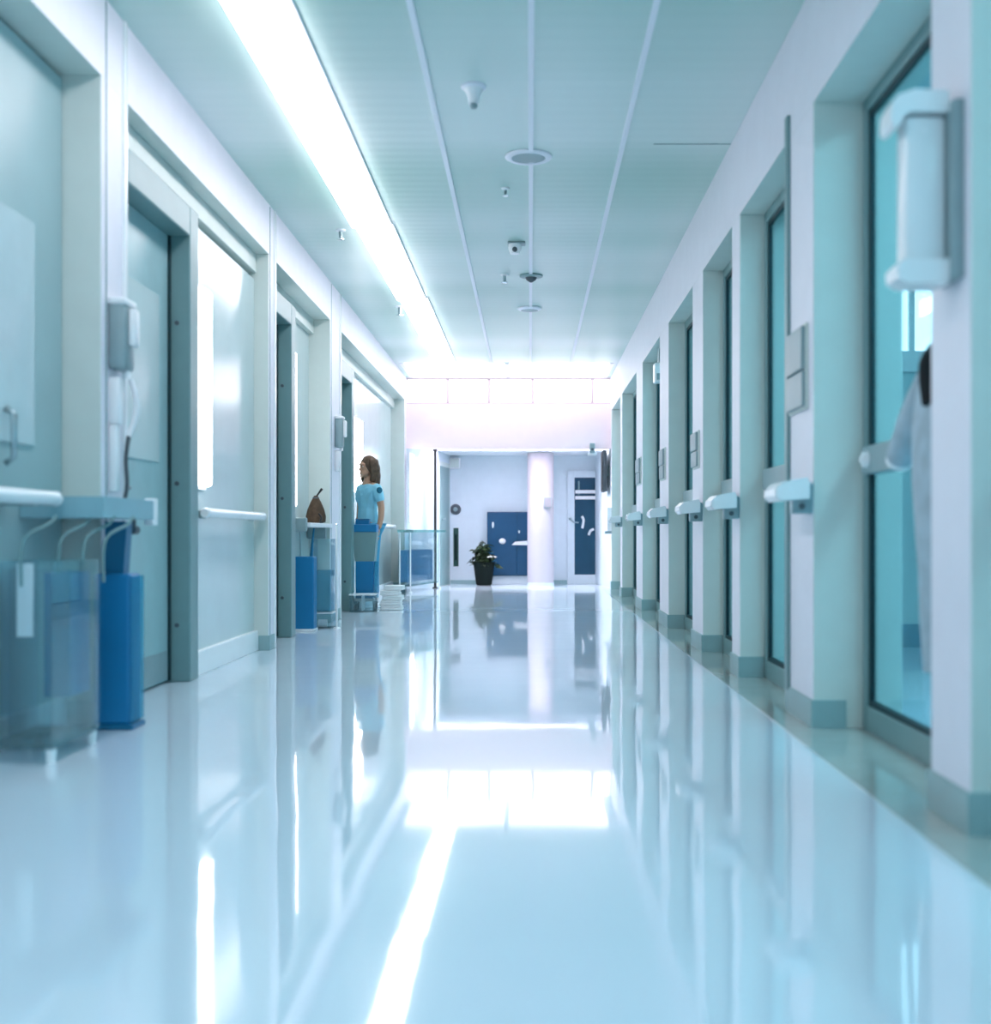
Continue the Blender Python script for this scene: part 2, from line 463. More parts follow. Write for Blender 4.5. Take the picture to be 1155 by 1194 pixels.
# rooms behind the glass
bm = BM()
box(bm, 3.2, 3.35, -3, 17, 0, CEIL); box(bm, 1.5, 3.2, -3.1, -3, 0, CEIL); box(bm, 1.5, 3.2, 17, 17.1, 0, CEIL)
box(bm, 1.45, 3.3, -3, 17.1, CEIL, CEIL+.1)
for y in (8.3, 12.5): box(bm, 1.501, 3.2, y, y+.1, 0, CEIL)
struct(obj('wall_side_room', bm, M['room']))
bm = BM(); box(bm, 1.52, 3.2, 8.28, 8.3, 0, .16); box(bm, 3.18, 3.2, -2.9, 8.28, 0, .16)
struct(obj('baseboard_side_room', bm, M['roomd']))
w = frame_root('window_20', (2.75, 8.28, 1.9))
bm = BM()
box(bm, 2.42, 3.1, 8.25, 8.3, 1.90, 2.04); box(bm, 2.42, 3.1, 8.25, 8.3, 2.74, 2.8); box(bm, 2.60, 2.64, 8.25, 8.3, 2.04, 2.74)
obj('window_frame', bm, M['white'], w)
obj('pane', box(BM(), 2.44, 2.60, 8.28, 8.29, 2.04, 2.74), M['sidewin'], w); obj('pane', box(BM(), 2.64, 3.08, 8.28, 8.29, 2.04, 2.74), M['sidewin'], w)

# ------------------------------------------------------------------ ceiling fittings
def strip_light(y0, y1, x0, x1, label):
    t = thing('ceiling_light', label, 'ceiling light', ((x0+x1)/2, (y0+y1)/2, CEIL-.03), 'long ceiling lights in a row')
    obj('housing', box(BM(), x0, x1, y0, y1, CEIL-.014, CEIL-.0005, .003), M['line'], t)
    S('diffuser', box(BM(), x0+.012, x1-.016, y0+.02, y1-.02, CEIL-.05, CEIL-.013, .02), M['strip'], parent=t)
strip_light(-1.8, 8.55, -1.28, -.985, 'wide white strip light nearest the viewer, on ceiling left of the white lines')
strip_light(8.58, 11.2, -1.255, -.975, 'middle section of glowing strip light on the ceiling, just past the first small sprinkler')
strip_light(11.23, 15.55, -1.23, -.955, 'farthest section of glowing strip light, ending at the bright skylight bay')

def at_ceil(px, py): 
    d = F*(CEIL-HC)/(622-py); return (px-618)/F*d, d
# smoke detector, trumpet shaped
x, y = at_ceil(552, 100)
t = thing('smoke_detector', 'white trumpet-shaped smoke detector on ceiling, nearest of the ceiling fittings', 'smoke detector', (x, y, CEIL-.11))
S('base', lathe(BM(), [(.062, 0), (.062, -.012), (.05, -.02)], (x, y, CEIL)), M['line'], parent=t)
S('horn', lathe(BM(), [(.05, -.02), (.042, -.03), (.03, -.055), (.026, -.085), (.028, -.09)], (x, y, CEIL)), M['white'], parent=t)
S('tip', lathe(BM(), [(.016, -.09), (.02, -.1), (.014, -.112)], (x, y, CEIL)), M['grey'], parent=t)
x, y = at_ceil(616, 182)
t = thing('ceiling_speaker', 'large round flat white disc on the middle ceiling line', 'ceiling speaker', (x, y, CEIL-.04))
S('rim', lathe(BM(), [(.138, 0), (.138, -.008), (.125, -.016), (.10, -.014), (.10, -.006), (.10, 0)], (x, y, CEIL-.001)), M['line'], parent=t)
S('grille', lathe(BM(), [(.10, -.006), (.10, -.010), (.05, -.014), (.01, -.015)], (x, y, CEIL-.001)), M['grey'], parent=t)
def sprinkler(px, py, label, s=1.0):
    x, y = at_ceil(px, py)
    t = thing('sprinkler', label, 'sprinkler', (x, y, CEIL-.07), 'ceiling sprinklers')
    S('escutcheon', lathe(BM(), [(.035*s, 0), (.032*s, -.008), (.014*s, -.014)], (x, y, CEIL)), M['white'], parent=t)
    S('pipe', lathe(BM(), [(.012*s, -.012), (.012*s, -.05*s), (.007*s, -.055*s)], (x, y, CEIL)), M['steel'], parent=t)
    S('deflector', lathe(BM(), [(.006*s, -.055*s), (.024*s, -.06*s), (.024*s, -.066*s), (.005*s, -.07*s)], (x, y, CEIL)), M['chrome'], parent=t)
sprinkler(589, 219, 'small sprinkler on ceiling just beyond the large round disc', .8)
sprinkler(397, 268, 'small sprinkler left of the strip light, beside its first step', 1.1)
sprinkler(466, 357, 'second sprinkler left of the strip light, farther down the corridor', 1.4)
sprinkler(588, 320, 'tiny sprinkler left of the small dark ceiling disc', 1.1)
x, y = at_ceil(600, 283)
t = thing('ceiling_camera', 'small square white camera hanging beside the middle ceiling line', 'camera', (x, y, CEIL-.1))
obj('mount', box(BM(), x-.055, x+.08, y-.05, y+.05, CEIL-.014, CEIL-.001, .004), M['grey'], t)
S('housing', lathe(BM(), [(.05, -.014), (.05, -.05), (.035, -.085), (.01, -.09)], (x, y, CEIL)), M['white'], parent=t)
S('lens', sph(BM(), (x, y-.042, CEIL-.06), .02), M['greyd'], parent=t)
x, y = at_ceil(619, 321)
t = thing('smoke_detector', 'small dark disc detector on the middle ceiling line, beyond the square camera', 'smoke detector', (x, y, CEIL-.06))
S('base', lathe(BM(), [(.10, 0), (.10, -.012), (.07, -.02)], (x, y, CEIL-.001)), M['frame'], parent=t)
S('head', lathe(BM(), [(.05, -.02), (.04, -.04), (.01, -.06)], (x, y, CEIL-.001)), M['greyd'], parent=t)
x, y = at_ceil(617, 359)
t = thing('ceiling_speaker', 'small thin white disc on middle ceiling line, farthest from the viewer', 'ceiling speaker', (x, y, CEIL-.03))
S('rim', lathe(BM(), [(.12, 0), (.12, -.012), (.09, -.026)], (x, y, CEIL-.001)), M['line'], parent=t)
S('grille', lathe(BM(), [(.085, -.026), (.03, -.034)], (x, y, CEIL-.001)), M['grey'], parent=t)

# ------------------------------------------------------------------ slim wall lamps (bright uprights beside the left doors)
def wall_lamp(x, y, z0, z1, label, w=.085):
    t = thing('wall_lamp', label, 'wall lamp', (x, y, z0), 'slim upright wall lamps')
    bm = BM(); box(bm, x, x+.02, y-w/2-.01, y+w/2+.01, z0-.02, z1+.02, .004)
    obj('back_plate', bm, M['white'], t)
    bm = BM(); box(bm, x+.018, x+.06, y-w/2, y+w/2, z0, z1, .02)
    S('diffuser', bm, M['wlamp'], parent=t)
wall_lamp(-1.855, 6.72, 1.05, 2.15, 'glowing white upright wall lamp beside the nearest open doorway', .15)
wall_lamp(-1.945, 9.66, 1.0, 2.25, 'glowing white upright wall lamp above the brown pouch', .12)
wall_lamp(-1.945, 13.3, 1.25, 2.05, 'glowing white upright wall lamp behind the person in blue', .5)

# ------------------------------------------------------------------ left handrails
def left_rail(xc, y0, y1, zc, label, xw):
    t = thing('handrail', label, 'handrail', (xc, (y0+y1)/2, zc-.03), 'white bumper handrails')
    bm = BM(); cyl(bm, (xc, y0, zc), (xc, y1, zc), .027, seg=20)
    S('rail', bm, M['rail'], parent=t)
    for y in (y0, y1):
        s = -1 if y == y0 else 1
        S('end_cap', cyl(BM(), (xc, y-.001*s, zc), (xc, y+.02*s, zc), .029, .022, seg=20), M['white'], parent=t)
    n = max(2, int((y1-y0)/.8)+1)
    for i in range(n):
        y = y0+.12+(y1-y0-.24)*i/(n-1)
        obj('bracket', box(BM(), xw+.001, xc-.02, y-.025, y+.025, zc-.03, zc+.015, .004), M['steel'], t)
left_rail(-1.76, 2.2, 4.45, .915, 'white bumper handrail across the nearest left glass door, by the blue bins', -1.915)
left_rail(-1.79, 6.62, 8.03, .90, 'white bumper handrail on pale panel between the nearest two left doorways', -1.855)
left_rail(-1.86, 14.2, 16.4, .88, 'far white bumper handrail just beyond the person in blue', -1.945)

# ------------------------------------------------------------------ near left: shelf, bins, dispenser
t = thing('wall_shelf', 'blue-grey wall shelf sticking out over the clear bin and blue bin', 'shelf', (-1.68, 4.6, .83))
bm = prism(BM(), [(-1.913, 4.5), (-1.60, 4.5), (-1.60, 5.15), (XL+.001, 5.15), (XL+.001, 4.915), (-1.913, 4.915)], .845, .925)
obj('board', bm, M['shelf'], t)
bm = box(BM(), -1.64, -1.598, 5.10, 5.16, .82, .935, .006)
obj('end_cap', bm, M['white'], t)
cl = BM(); cyl(cl, (-1.66, 5.02, .845), (-1.66, 5.02, .80), .012); cyl(cl, (-1.66, 5.0, .80), (-1.66, 5.06, .80), .018)
obj('clip', cl, M['greyd'], t)
for (x, y) in ((-1.72, 4.38), (-1.66, 4.46), (-1.78, 4.2), (-1.62, 4.56)):
    bm = BM(); tube(bm, spline([(x+.06, y+.16, .85), (x+.05, y+.12, .82), (x+.01, y+.03, .78), (x, y, .72), (x, y, .60)], 6), .006)
    S('bent_tube', bm, M['frame'], parent=t)

t = thing('waste_bin', 'tall slim solid blue bin with dark blue neck under the near shelf', 'bin', (-1.675, 4.86, 0))
def hollow(x0, x1, y0, y1, z0, z1, th=.008, bev=.004):
    bm = BM()
    box(bm, x0, x0+th, y0, y1, z0, z1); box(bm, x1-th, x1, y0, y1, z0, z1)
    box(bm, x0+th, x1-th, y0, y0+th, z0, z1); box(bm, x0+th, x1-th, y1-th, y1, z0, z1)
    box(bm, x0+th, x1-th, y0+th, y1-th, z0, z0+th)
    return bm
bm = box(BM(), -1.748, -1.60, 4.80, 4.94, .02, .625, .012)
obj('body', bm, M['blue'], t)
obj('base_plate', box(BM(), -1.752, -1.585, 4.79, 4.95, 0, .022, .006), M['blued'], t)
bm = BM(); prism(bm, [(-1.715, .62), (-1.64, .62), (-1.625, .835), (-1.715, .835)], 4.84, 4.91, 'y')
obj('neck', bm, M['blued'], t)
obj('edge_strip', box(BM(), -1.602, -1.588, 4.80, 4.94, .03, .615, .003), M['liquid'], t)

t = thing('acrylic_bin', 'large clear acrylic bin with blue liner standing under the near shelf', 'bin', (-1.74, 4.3, 0))
obj('body', hollow(-1.86, -1.62, 4.08, 4.52, .05, .69), M['acryl'], t)
obj('liner', hollow(-1.74, -1.65, 4.30, 4.50, .20, .645, .01), M['blue'], t)
obj('divider', box(BM(), -1.85, -1.63, 4.26, 4.268, .06, .66), M['acryl'], t)
obj('card', box(BM(), -1.815, -1.758, 4.245, 4.25, .42, .68), M['white'], t)
obj('base', box(BM(), -1.855, -1.625, 4.085, 4.515, .058, .07, .004), M['acryl'], t)
for sx in (-1.84, -1.64):
    for sy in (4.11, 4.49):
        obj('foot', cyl(BM(), (sx, sy, 0), (sx, sy, .05), .015, .018), M['white'], t)

def dispenser(y, z, label, s=1.0):
    x = XL-.002
    t = thing('soap_dispenser', label, 'soap dispenser', (x, y, z), 'soap dispensers on the left pilasters')
    S('body', box(BM(), x, x+.075*s, y-.07*s, y+.07*s, z, z+.28*s, .02), M['grey'], parent=t)
    S('lid', box(BM(), x, x+.08*s, y-.074*s, y+.074*s, z+.27*s, z+.30*s, .01), M['white'], parent=t)
    S('push_bar', box(BM(), x+.075*s, x+.105*s, y-.035*s, y+.035*s, z+.10*s, z+.26*s, .012), M['white'], parent=t)
    S('nozzle', cyl(BM(), (x+.06*s, y, z), (x+.06*s, y, z-.03*s), .014*s), M['white'], parent=t)
    S('drip_tray', box(BM(), x, x+.05*s, y-.06*s, y+.0*s, z-.23*s, z-.03*s, .012), M['white'], parent=t)
    return t
dispenser(5.06, 1.47, 'grey and white soap dispenser on the nearest left pilaster')
dispenser(10.85, 1.56, 'small soap dispenser on the left pilaster before the person in blue', .95)

t = thing('wall_phone', 'thin pale wall handset with dark hanging cord under the near soap dispenser', 'phone', (XL, 5.06, .93))
S('cradle', box(BM(), XL+.001, XL+.035, 5.0, 5.05, .96, 1.24, .008), M['white'], parent=t)
S('handset', tube(BM(), spline([(XL+.055, 5.12, 1.44), (XL+.075, 5.13, 1.36), (XL+.07, 5.13, 1.28), (XL+.045, 5.12, 1.2)], 6), .013), M['white'], parent=t)
S('cord', tube(BM(), spline([(XL+.045, 5.12, 1.2), (XL+.04, 5.1, 1.1), (XL+.045, 5.1, 1.0), (XL+.04, 5.09, .935)], 6), .009), M['greyd'], parent=t)

# ------------------------------------------------------------------ third recess: shelf, pouch, bins
t = thing('wall_shelf', 'narrow white shelf carrying the brown pouch', 'shelf', (-1.82, 9.95, .84))
obj('board', box(BM(), -1.94, -1.735, 9.5, 10.54, .835, .872, .006), M['white'], t)
obj('end_bracket', box(BM(), -1.94, -1.76, 9.44, 9.50, .80, .91, .01), M['grey'], t)
obj('end_bracket', box(BM(), -1.94, -1.78, 10.44, 10.5, .74, .836, .006), M['grey'], t)
t = thing('pouch', 'small brown cloth pouch with dark stick on the narrow white shelf', 'pouch', (-1.82, 10.2, .872))
S('body', lathe(BM(), [(.05, 0), (.082, .012), (.085, .06), (.07, .12), (.045, .18), (.022, .22), (.016, .235)], (-1.82, 10.2, .872), 20), M['brown'], parent=t)
S('tie', lathe(BM(), [(.026, .208), (.03, .214), (.026, .222)], (-1.82, 10.2, .872), 16), M['greyd'], parent=t)
S('stick', tube(BM(), [(-1.82, 10.2, 1.09), (-1.80, 10.19, 1.12), (-1.765, 10.18, 1.165)], [.007, .007, .011]), M['black'], parent=t)
S('strap', tube(BM(), spline([(-1.78, 10.12, .95), (-1.755, 10.09, .92), (-1.76, 10.07, .885), (-1.745, 10.05, .88)], 5), .008), M['black'], parent=t)

t = thing('waste_bin', 'solid blue rectangular bin below the shelf with the brown pouch', 'bin', (-1.82, 9.72, 0))
obj('body', box(BM(), -1.895, -1.74, 9.65, 9.8, .015, .60, .01), M['blue'], t)
obj('base_plate', box(BM(), -1.9, -1.735, 9.64, 9.81, 0, .018, .004), M['white'], t)
S('stem', tube(BM(), [(-1.77, 9.72, .60), (-1.765, 9.72, .70), (-1.75, 9.72, .83)], [.014, .01, .007]), M['blued'], parent=t)
S('rod', cyl(BM(), (-1.86, 9.72, .6), (-1.86, 9.72, .83), .005), M['steel'], parent=t)
t = thing('acrylic_bin', 'clear upright bin half full of blue, beside the solid blue bin', 'bin', (-1.72, 10.05, 0))
obj('body', hollow(-1.80, -1.645, 9.95, 10.15, .13, .74), M['acryl'], t)
obj('filling', box(BM(), -1.79, -1.655, 9.96, 10.14, .14, .48, .006), M['liquid'], t)
obj('base_box', hollow(-1.81, -1.64, 9.94, 10.16, 0, .125), M['acryl'], t)
obj('edge_profile', box(BM(), -1.81, -1.635, 9.935, 10.165, .122, .132), M['white'], t)
obj('roll', cyl(BM(), (-1.76, 9.99, .04), (-1.69, 9.99, .04), .032), M['white'], t)
t = thing('corner_post', 'thin white metal post standing before the clear blue-filled bin', 'post', (-1.60, 9.93, 0))
obj('shaft', cyl(BM(), (-1.60, 9.93, .01), (-1.60, 9.93, .86), .009), M['guard'], t)
obj('foot', cyl(BM(), (-1.60, 9.93, 0), (-1.60, 9.93, .012), .03, .024), M['white'], t)
obj('cap', sph(BM(), (-1.60, 9.93, .862), .012, 10), M['chrome'], t)

# ------------------------------------------------------------------ cart in front of the person
CX, CY = -1.70, 12.36
t = thing('trolley', 'pale trolley with bright blue tray top in front of the person', 'trolley', (CX, CY, 0))
obj('tray', box(BM(), -1.83, -1.575, 12.30, 12.50, .80, .88, .01), M['blue'], t)
bm = BM(); prism(bm, [(-1.80, .50), (-1.60, .50), (-1.575, .80), (-1.82, .80)], 12.31, 12.49, 'y')
obj('cabinet', bm, M['frame'], t)
obj('drawer', box(BM(), -1.79, -1.61, 12.305, 12.49, .12, .5, .006), M['blue'], t)
obj('side_rail', box(BM(), -1.60, -1.575, 12.31, 12.49, .12, .5, .004), M['liquid'], t)
obj('lower_frame', box(BM(), -1.81, -1.575, 12.31, 12.49, .09, .122, .004), M['white'], t)
for sx in (-1.79, -1.60):
    for sy in (12.33, 12.47):
        w = obj('caster', cyl(BM(), (sx-.012, sy, .032), (sx+.012, sy, .032), .032), M['greyd'], t)
        obj('fork', box(BM(), sx-.018, sx+.018, sy-.012, sy+.012, .06, .095, .003), M['chrome'], w)
t = thing('blue_box', 'small blue box lying on the trolley tray before the person', 'box', (-1.74, 12.42, .88))
obj('body', box(BM(), -1.80, -1.66, 12.36, 12.47, .88, .925, .006), M['blue'], t)
obj('lid', box(BM(), -1.803, -1.657, 12.357, 12.473, .925, .937, .004), M['blued'], t)
# folded towels on a low clear crate
t = thing('storage_crate', 'low clear crate on the floor below the trolley', 'crate', (-1.68, 12.12, 0))
obj('body', hollow(-1.81, -1.56, 12.02, 12.24, 0, .17), M['acryl'], t)
obj('divider', box(BM(), -1.69, -1.683, 12.03, 12.23, .01, .16), M['white'], t)
obj('rim', hollow(-1.815, -1.555, 12.015, 12.245, .165, .178, .01), M['white'], t)
def towel(x, y, z, s, lab, rot):
    bm = BM(); box(bm, -.11*s, .11*s, -.1, .1, 0, .028, .012); box(bm, -.108*s, .108*s, -.098, .1, .026, .05, .012)
    bmesh.ops.rotate(bm, cent=(0, 0, 0), matrix=Matrix.Rotation(rot, 3, 'Z'), verts=bm.verts[:])
    bmesh.ops.translate(bm, vec=(x, y, z), verts=bm.verts[:])
    o = S('folded_towel', bm, M['towel']); tag(o, lab, 'towel', 'folded white towels on the floor')
for i, lab in enumerate(('folded white towel at the bottom of the pile right of the trolley', 'second lowest folded towel in the white pile right of trolley',
                         'third folded towel from the floor in the white pile', 'second from top folded towel in the white pile', 'topmost folded white towel of the pile right of trolley')):
    towel(-1.42+.006*i*(-1)**i, 12.35, .051*i, 1-.03*i, lab, .1*math.sin(3*i))

# ------------------------------------------------------------------ far left counter and dark post
t = thing('glass_counter', 'glass-topped counter with blue panels at far left end of corridor', 'counter', (-1.55, 16.6, 0))
bm = prism(BM(), [(-1.74, 15.7), (-1.55, 15.7), (-1.20, 17.1), (-1.66, 17.1), (-1.74, 16.9)], .80, .835)
obj('top', bm, M['glasstop'], t)
bm = prism(BM(), [(-1.73, 15.75), (-1.58, 15.75), (-1.30, 17.05), (-1.33, 17.07), (-1.60, 15.80), (-1.73, 15.80)], .1, .80)
obj('front_glass', bm, M['acryl'], t)
bm = prism(BM(), [(-1.73, 15.85), (-1.62, 15.85), (-1.38, 17.0), (-1.62, 17.0), (-1.73, 16.9)], .14, .56)
obj('blue_panel', bm, M['blue'], t)
for x, y in ((-1.71, 15.74), (-1.57, 15.74), (-1.29, 17.06)):
    p = obj('leg', cyl(BM(), (x, y, .02), (x, y, .80), .009), M['guard'], t)
    obj('foot', cyl(BM(), (x, y, 0), (x, y, .025), .026, .02), M['white'], p)
obj('lower_shelf', prism(BM(), [(-1.73, 15.76), (-1.585, 15.76), (-1.31, 17.04), (-1.6, 17.04), (-1.73, 16.88)], .09, .105), M['glasstop'], t)
t = thing('dark_post', 'thin black floor-to-bulkhead post at the far left', 'post', (-1.365, 17.25, 0))
obj('shaft', cyl(BM(), (-1.365, 17.25, .01), (-1.365, 17.25, 1.97), .02), M['black'], t)
obj('flange', cyl(BM(), (-1.365, 17.25, 0), (-1.365, 17.25, .015), .04), M['black'], t)
obj('collar', cyl(BM(), (-1.365, 17.25, 1.965), (-1.365, 17.25, 1.999), .035), M['black'], t)
wall_lamp(-1.70, 16.92, .95, 1.9, 'glowing white panel above the far glass counter', .16)

# ------------------------------------------------------------------ lobby
d = frame_root('door_5', (-1.3, 18.3, 0))
def on_wall(t, off): return (-1.40+.16*t/1.35+off, 17.35+t)
bm = prism(BM(), [on_wall(.35, -.01), on_wall(.35, .012), on_wall(1.22, .012), on_wall(1.22, -.01)], 0, 1.86)
obj('door_frame', bm, M['wall'], d)
bm = prism(BM(), [on_wall(.42, -.01), on_wall(.42, .018), on_wall(1.15, .018), on_wall(1.15, -.01)], .01, 1.79)
lf = obj('door_leaf', bm, M['frame'], d)
q = on_wall(.52, .02); hb = BM(); tube(hb, [(q[0], q[1], 1.0), (q[0]+.05, q[1], 1.0), (q[0]+.05, q[1]+.1, 1.0)], .01)
obj('door_handle', hb, M['steel'], lf, smooth=True)
def P(px, py, y): return ((px-618)/F*y, HC+(622-py)/F*y)
y = FAR-.0
def wallthing(name, label, cat, px, py): 
    x, z = P(px, py, y); return thing(name, label, cat, (x, y-.03, z)), x, z
t, x, z = wallthing('wall_box', 'white wall box high on the far left of the lobby', 'wall box', 525, 545)
x = -1.17
obj('body', box(BM(), x-.09, x+.085, y-.09, y-.001, 1.79, 1.96, .02), M['white'], t)
obj('cover', box(BM(), x-.07, x+.065, y-.10, y-.088, 1.81, 1.94, .004), M['wall'], t)
x, z = P(531, 594, y)
t = thing('wall_buzzer', 'dark grey round buzzer on far lobby wall above the green strip', 'buzzer', (x, y-.03, z))
S('housing', cyl(BM(), (x, y-.001, z), (x, y-.035, z), .085, .07, 20), M['greyd'], parent=t)
S('button', cyl(BM(), (x, y-.035, z), (x, y-.05, z), .035, .03, 16), M['grey'], parent=t)
x, z = P(531.5, 638, y)
t = thing('push_plate', 'narrow dark green plate on far lobby wall left of the plant', 'plate', (x, y-.02, z-.3))
obj('plate', box(BM(), x-.04, x+.04, y-.016, y+.002, z-.3, z+.3, .006), M['leafdk'], t)
obj('grip', box(BM(), x-.012, x+.012, y-.04, y-.015, z-.2, z+.2, .006), M['pot'], t)
# blue cabinet doors
x0, zt = P(568, 597, y); x1, zb = P(622, 671, y)
t = thing('blue_cabinet', 'low navy blue cabinet on far wall beside the potted plant', 'cabinet', ((x0+x1)/2, y-.1, zb))
obj('body', box(BM(), x0, x1, y-.12, y-.001, zb, zt, .004), M['navy'], t)
dl = obj('door', box(BM(), x0+.01, (x0+x1)/2+.1, y-.14, y-.12, zb+.01, zt-.01, .004), M['navy'], t)
dr = obj('door', box(BM(), (x0+x1)/2+.105, x1-.01, y-.14, y-.12, zb+.01, zt-.01, .004), M['navy'], t)
obj('plinth', box(BM(), x0+.02, x1-.02, y-.10, y-.001, 0, zb, .004), M['wall_lobby'], t)
yy = y-.14
a, b = P(574.5, 612, yy); obj('white_latch', sph(BM(), (a, yy, b), (.018, .012, .05), 12), M['white'], dl)
a, b = P(605, 620, yy); obj('white_button', sph(BM(), (a, yy, b), (.014, .01, .025), 12), M['white'], dr)
a, b = P(585.5, 631, yy); obj('white_knob', sph(BM(), (a, yy-.01, b), (.052, .03, .045), 16), M['white'], dl)
a, b = P(604, 633.5, yy); bm = BM(); prism(bm, [(a-.10, b-.025), (a+.16, b-.03), (a+.16, b+.04), (a-.05, b+.025)], yy-.03, yy+.001, 'y')
obj('white_handle', bm, M['white'], dr)
# column
x0, x1 = -.035, .355; cy = 18.05; cx = (x0+x1)/2
cx = (630-618)/F*cy; 
t = thing('column', 'round white column standing in the lobby left of the blue glass door', 'column', (cx, cy, 0))
S('shaft', cyl(BM(), (cx, cy, .02), (cx, cy, 1.995), .197, seg=40), M['column'], parent=t)
S('base_ring', cyl(BM(), (cx, cy, 0), (cx, cy, .05), .205, .2, seg=40), M['wall_lobby'], parent=t)
a, b = P(638.5, 586, cy-.17)
t = thing('sign_plate', 'small square grey sign plate on the white column', 'sign', (a, cy-.2, b))
obj('plate', box(BM(), a-.055, a+.055, cy-.205, cy-.15, b-.075, b+.075, .004), M['grey'], t)
obj('face', box(BM(), a-.048, a+.048, cy-.207, cy-.204, b-.068, b+.068), M['sign'], t)
# glazed door
d = frame_root('door_6', (.75, y, 0))
x0, zt = P(661, 549, y); x1, _ = P(697, 549, y); g0, gt = P(669.5, 557, y); _, gb = P(669, 670, y)
bm = BM()
box(bm, x0, g0, y-.05, y-.001, 0, zt, .004); box(bm, g0, x1, y-.05, y-.001, gt, zt, .004); box(bm, g0, x1, y-.05, y-.001, 0, gb, .004)
obj('door_frame', bm, M['wall_lobby'], d)
pn = obj('pane', box(BM(), g0, x1, y-.03, y-.005, gb, gt), M['navy2'], d)
for py in (573.5, 580.5):
    _, b = P(0, py, y); obj('crossbar', box(BM(), g0+.01, x1, y-.06, y-.03, b-.026, b+.026, .006), M['white'], d)
_, b = P(0, 570, y); a = P(675, 0, y)[0]
obj('upright', box(BM(), a-.02, a+.005, y-.04, y-.03, b-.1, b+.12, .004), M['frame'], d)
a, b = P(664.5, 605, y); hb = BM(); cyl(hb, (a, y-.05, b), (a, y-.075, b), .022); tube(hb, [(a, y-.075, b), (a+.05, y-.085, b-.05), (a+.13, y-.085, b-.06)], .012)
obj('door_handle', hb, M['steel'], d, smooth=True)
def swirl(pts, r, nm):
    q = [(P(px, py, y)[0], y-.034, P(px, py, y)[1]) for px, py in pts]
    obj(nm, tube(BM(), spline(q, 5), r), M['white'], d, smooth=True)
swirl([(678, 602), (680, 606), (679.5, 611), (678.5, 616)], .02, 'white_mark')
swirl([(692, 617), (688, 619), (686, 624)], .02, 'white_mark')

# plant
px_, pz = (564-618)/F*18.2, 0
py_ = 18.2
t = thing('potted_plant', 'leafy green plant in a dark tapered pot beside the navy cabinet', 'plant', (px_, py_, 0))
S('pot', lathe(BM(), [(.105, 0), (.12, .02), (.16, .33), (.168, .35), (.15, .35), (.145, .31), (.02, .305)], (px_, py_, 0), 28), M['pot'], parent=t)
S('soil', lathe(BM(), [(.146, .30), (.14, .315), (.01, .325)], (px_, py_, 0), 20), M['soil'], parent=t)
def leaf(bm, base, dirv, L, W):
    dirv = dirv.normalized(); side = dirv.cross(Vector((0, 0, 1)))
    if side.length < .01: side = Vector((1, 0, 0))
    side.normalize(); nrm = side.cross(dirv)
    side = (side*math.cos(.6)+nrm*math.sin(random.uniform(-.8, .8))).normalized()
    rows = []
    for k in range(5):
        s = k/4; w = W*math.sin(PI*(.12+.86*s))*.5
        c = base+dirv*L*s-Vector((0, 0, 1))*L*.35*s*s
        rows.append((bm.verts.new(c-side*w+nrm*w*.3), bm.verts.new(c), bm.verts.new(c+side*w+nrm*w*.3)))
    for a, b in zip(rows, rows[1:]):
        bm.faces.new((a[0], a[1], b[1], b[0])); bm.faces.new((a[1], a[2], b[2], b[1]))
stems = BM(); fol = [BM(), BM()]
for i in range(40):
    an = random.uniform(0, 2*PI); rr = random.uniform(.05, .26); h = random.uniform(.42, .66)
    if math.cos(an) > 0: h -= .04
    tip = Vector((px_+rr*math.cos(an)*.8, py_+rr*math.sin(an)*.5, h if rr < .18 else h-.12))
    b0 = Vector((px_+random.uniform(-.07, .07), py_+random.uniform(-.07, .07), .315))
    mid = (b0+tip)/2+Vector((0, 0, .08))
    path = spline([b0, mid, tip], 5); tube(stems, path, .005, 5)
    for k in range(10):
        p = path[random.randint(3, len(path)-1)]
        a2 = random.uniform(0, 2*PI)
        leaf(fol[(i+k) % 2], p, Vector((math.cos(a2), math.sin(a2), random.uniform(-.2, .8))), random.uniform(.07, .11), random.uniform(.04, .065))
S('stem', stems, M['leafd'], parent=t)
for f_, m_ in zip(fol, ('leaf', 'leafd')): S('foliage', f_, M[m_], 80, t)
fl = BM()
for k in range(7):
    a2 = 2*PI*k/7; leaf(fl, Vector((px_+.13, py_-.14, .43)), Vector((math.cos(a2), math.sin(a2)*.5-.3, .25)), .09, .04)
S('flower', fl, M['petal'], 80, t)

# ------------------------------------------------------------------ right wall fittings
def right_rail(y0, y1, label):
    t = thing('handrail', label, 'handrail', (XR-.09, (y0+y1)/2, .86), 'short white handrails on right pilasters')
    xo = XR-.16; a, b = y0-.03, min(y1, y0+.2)
    prof = [(XR-.02, .925), (xo+.02, .915), (xo, .935), (xo+.002, .965), (xo+.03, .992), (XR-.03, 1.012), (XR-.02, .99)]
    S('rail', prism(BM(), prof, a, b, 'y'), M['rail'], 30, t)
    for yy in (a, b):
        s = -1 if yy == a else 1
        q = [(XR-.09+(u-(XR-.09))*.94, .963+(v-.963)*.94) for u, v in prof]
        S('end_cap', prism(BM(), q, min(yy, yy+.012*s), max(yy, yy+.012*s), 'y'), M['white'], 30, t)
    for yy in (y0+.0,):
        obj('bracket', box(BM(), XR-.085, XR-.001, yy, yy+.05, .865, .99, .006), M['steel'], t)
        obj('bolt', cyl(BM(), (XR-.045, yy-.006, .895), (XR-.045, yy+.002, .895), .013), M['greyd'], t)

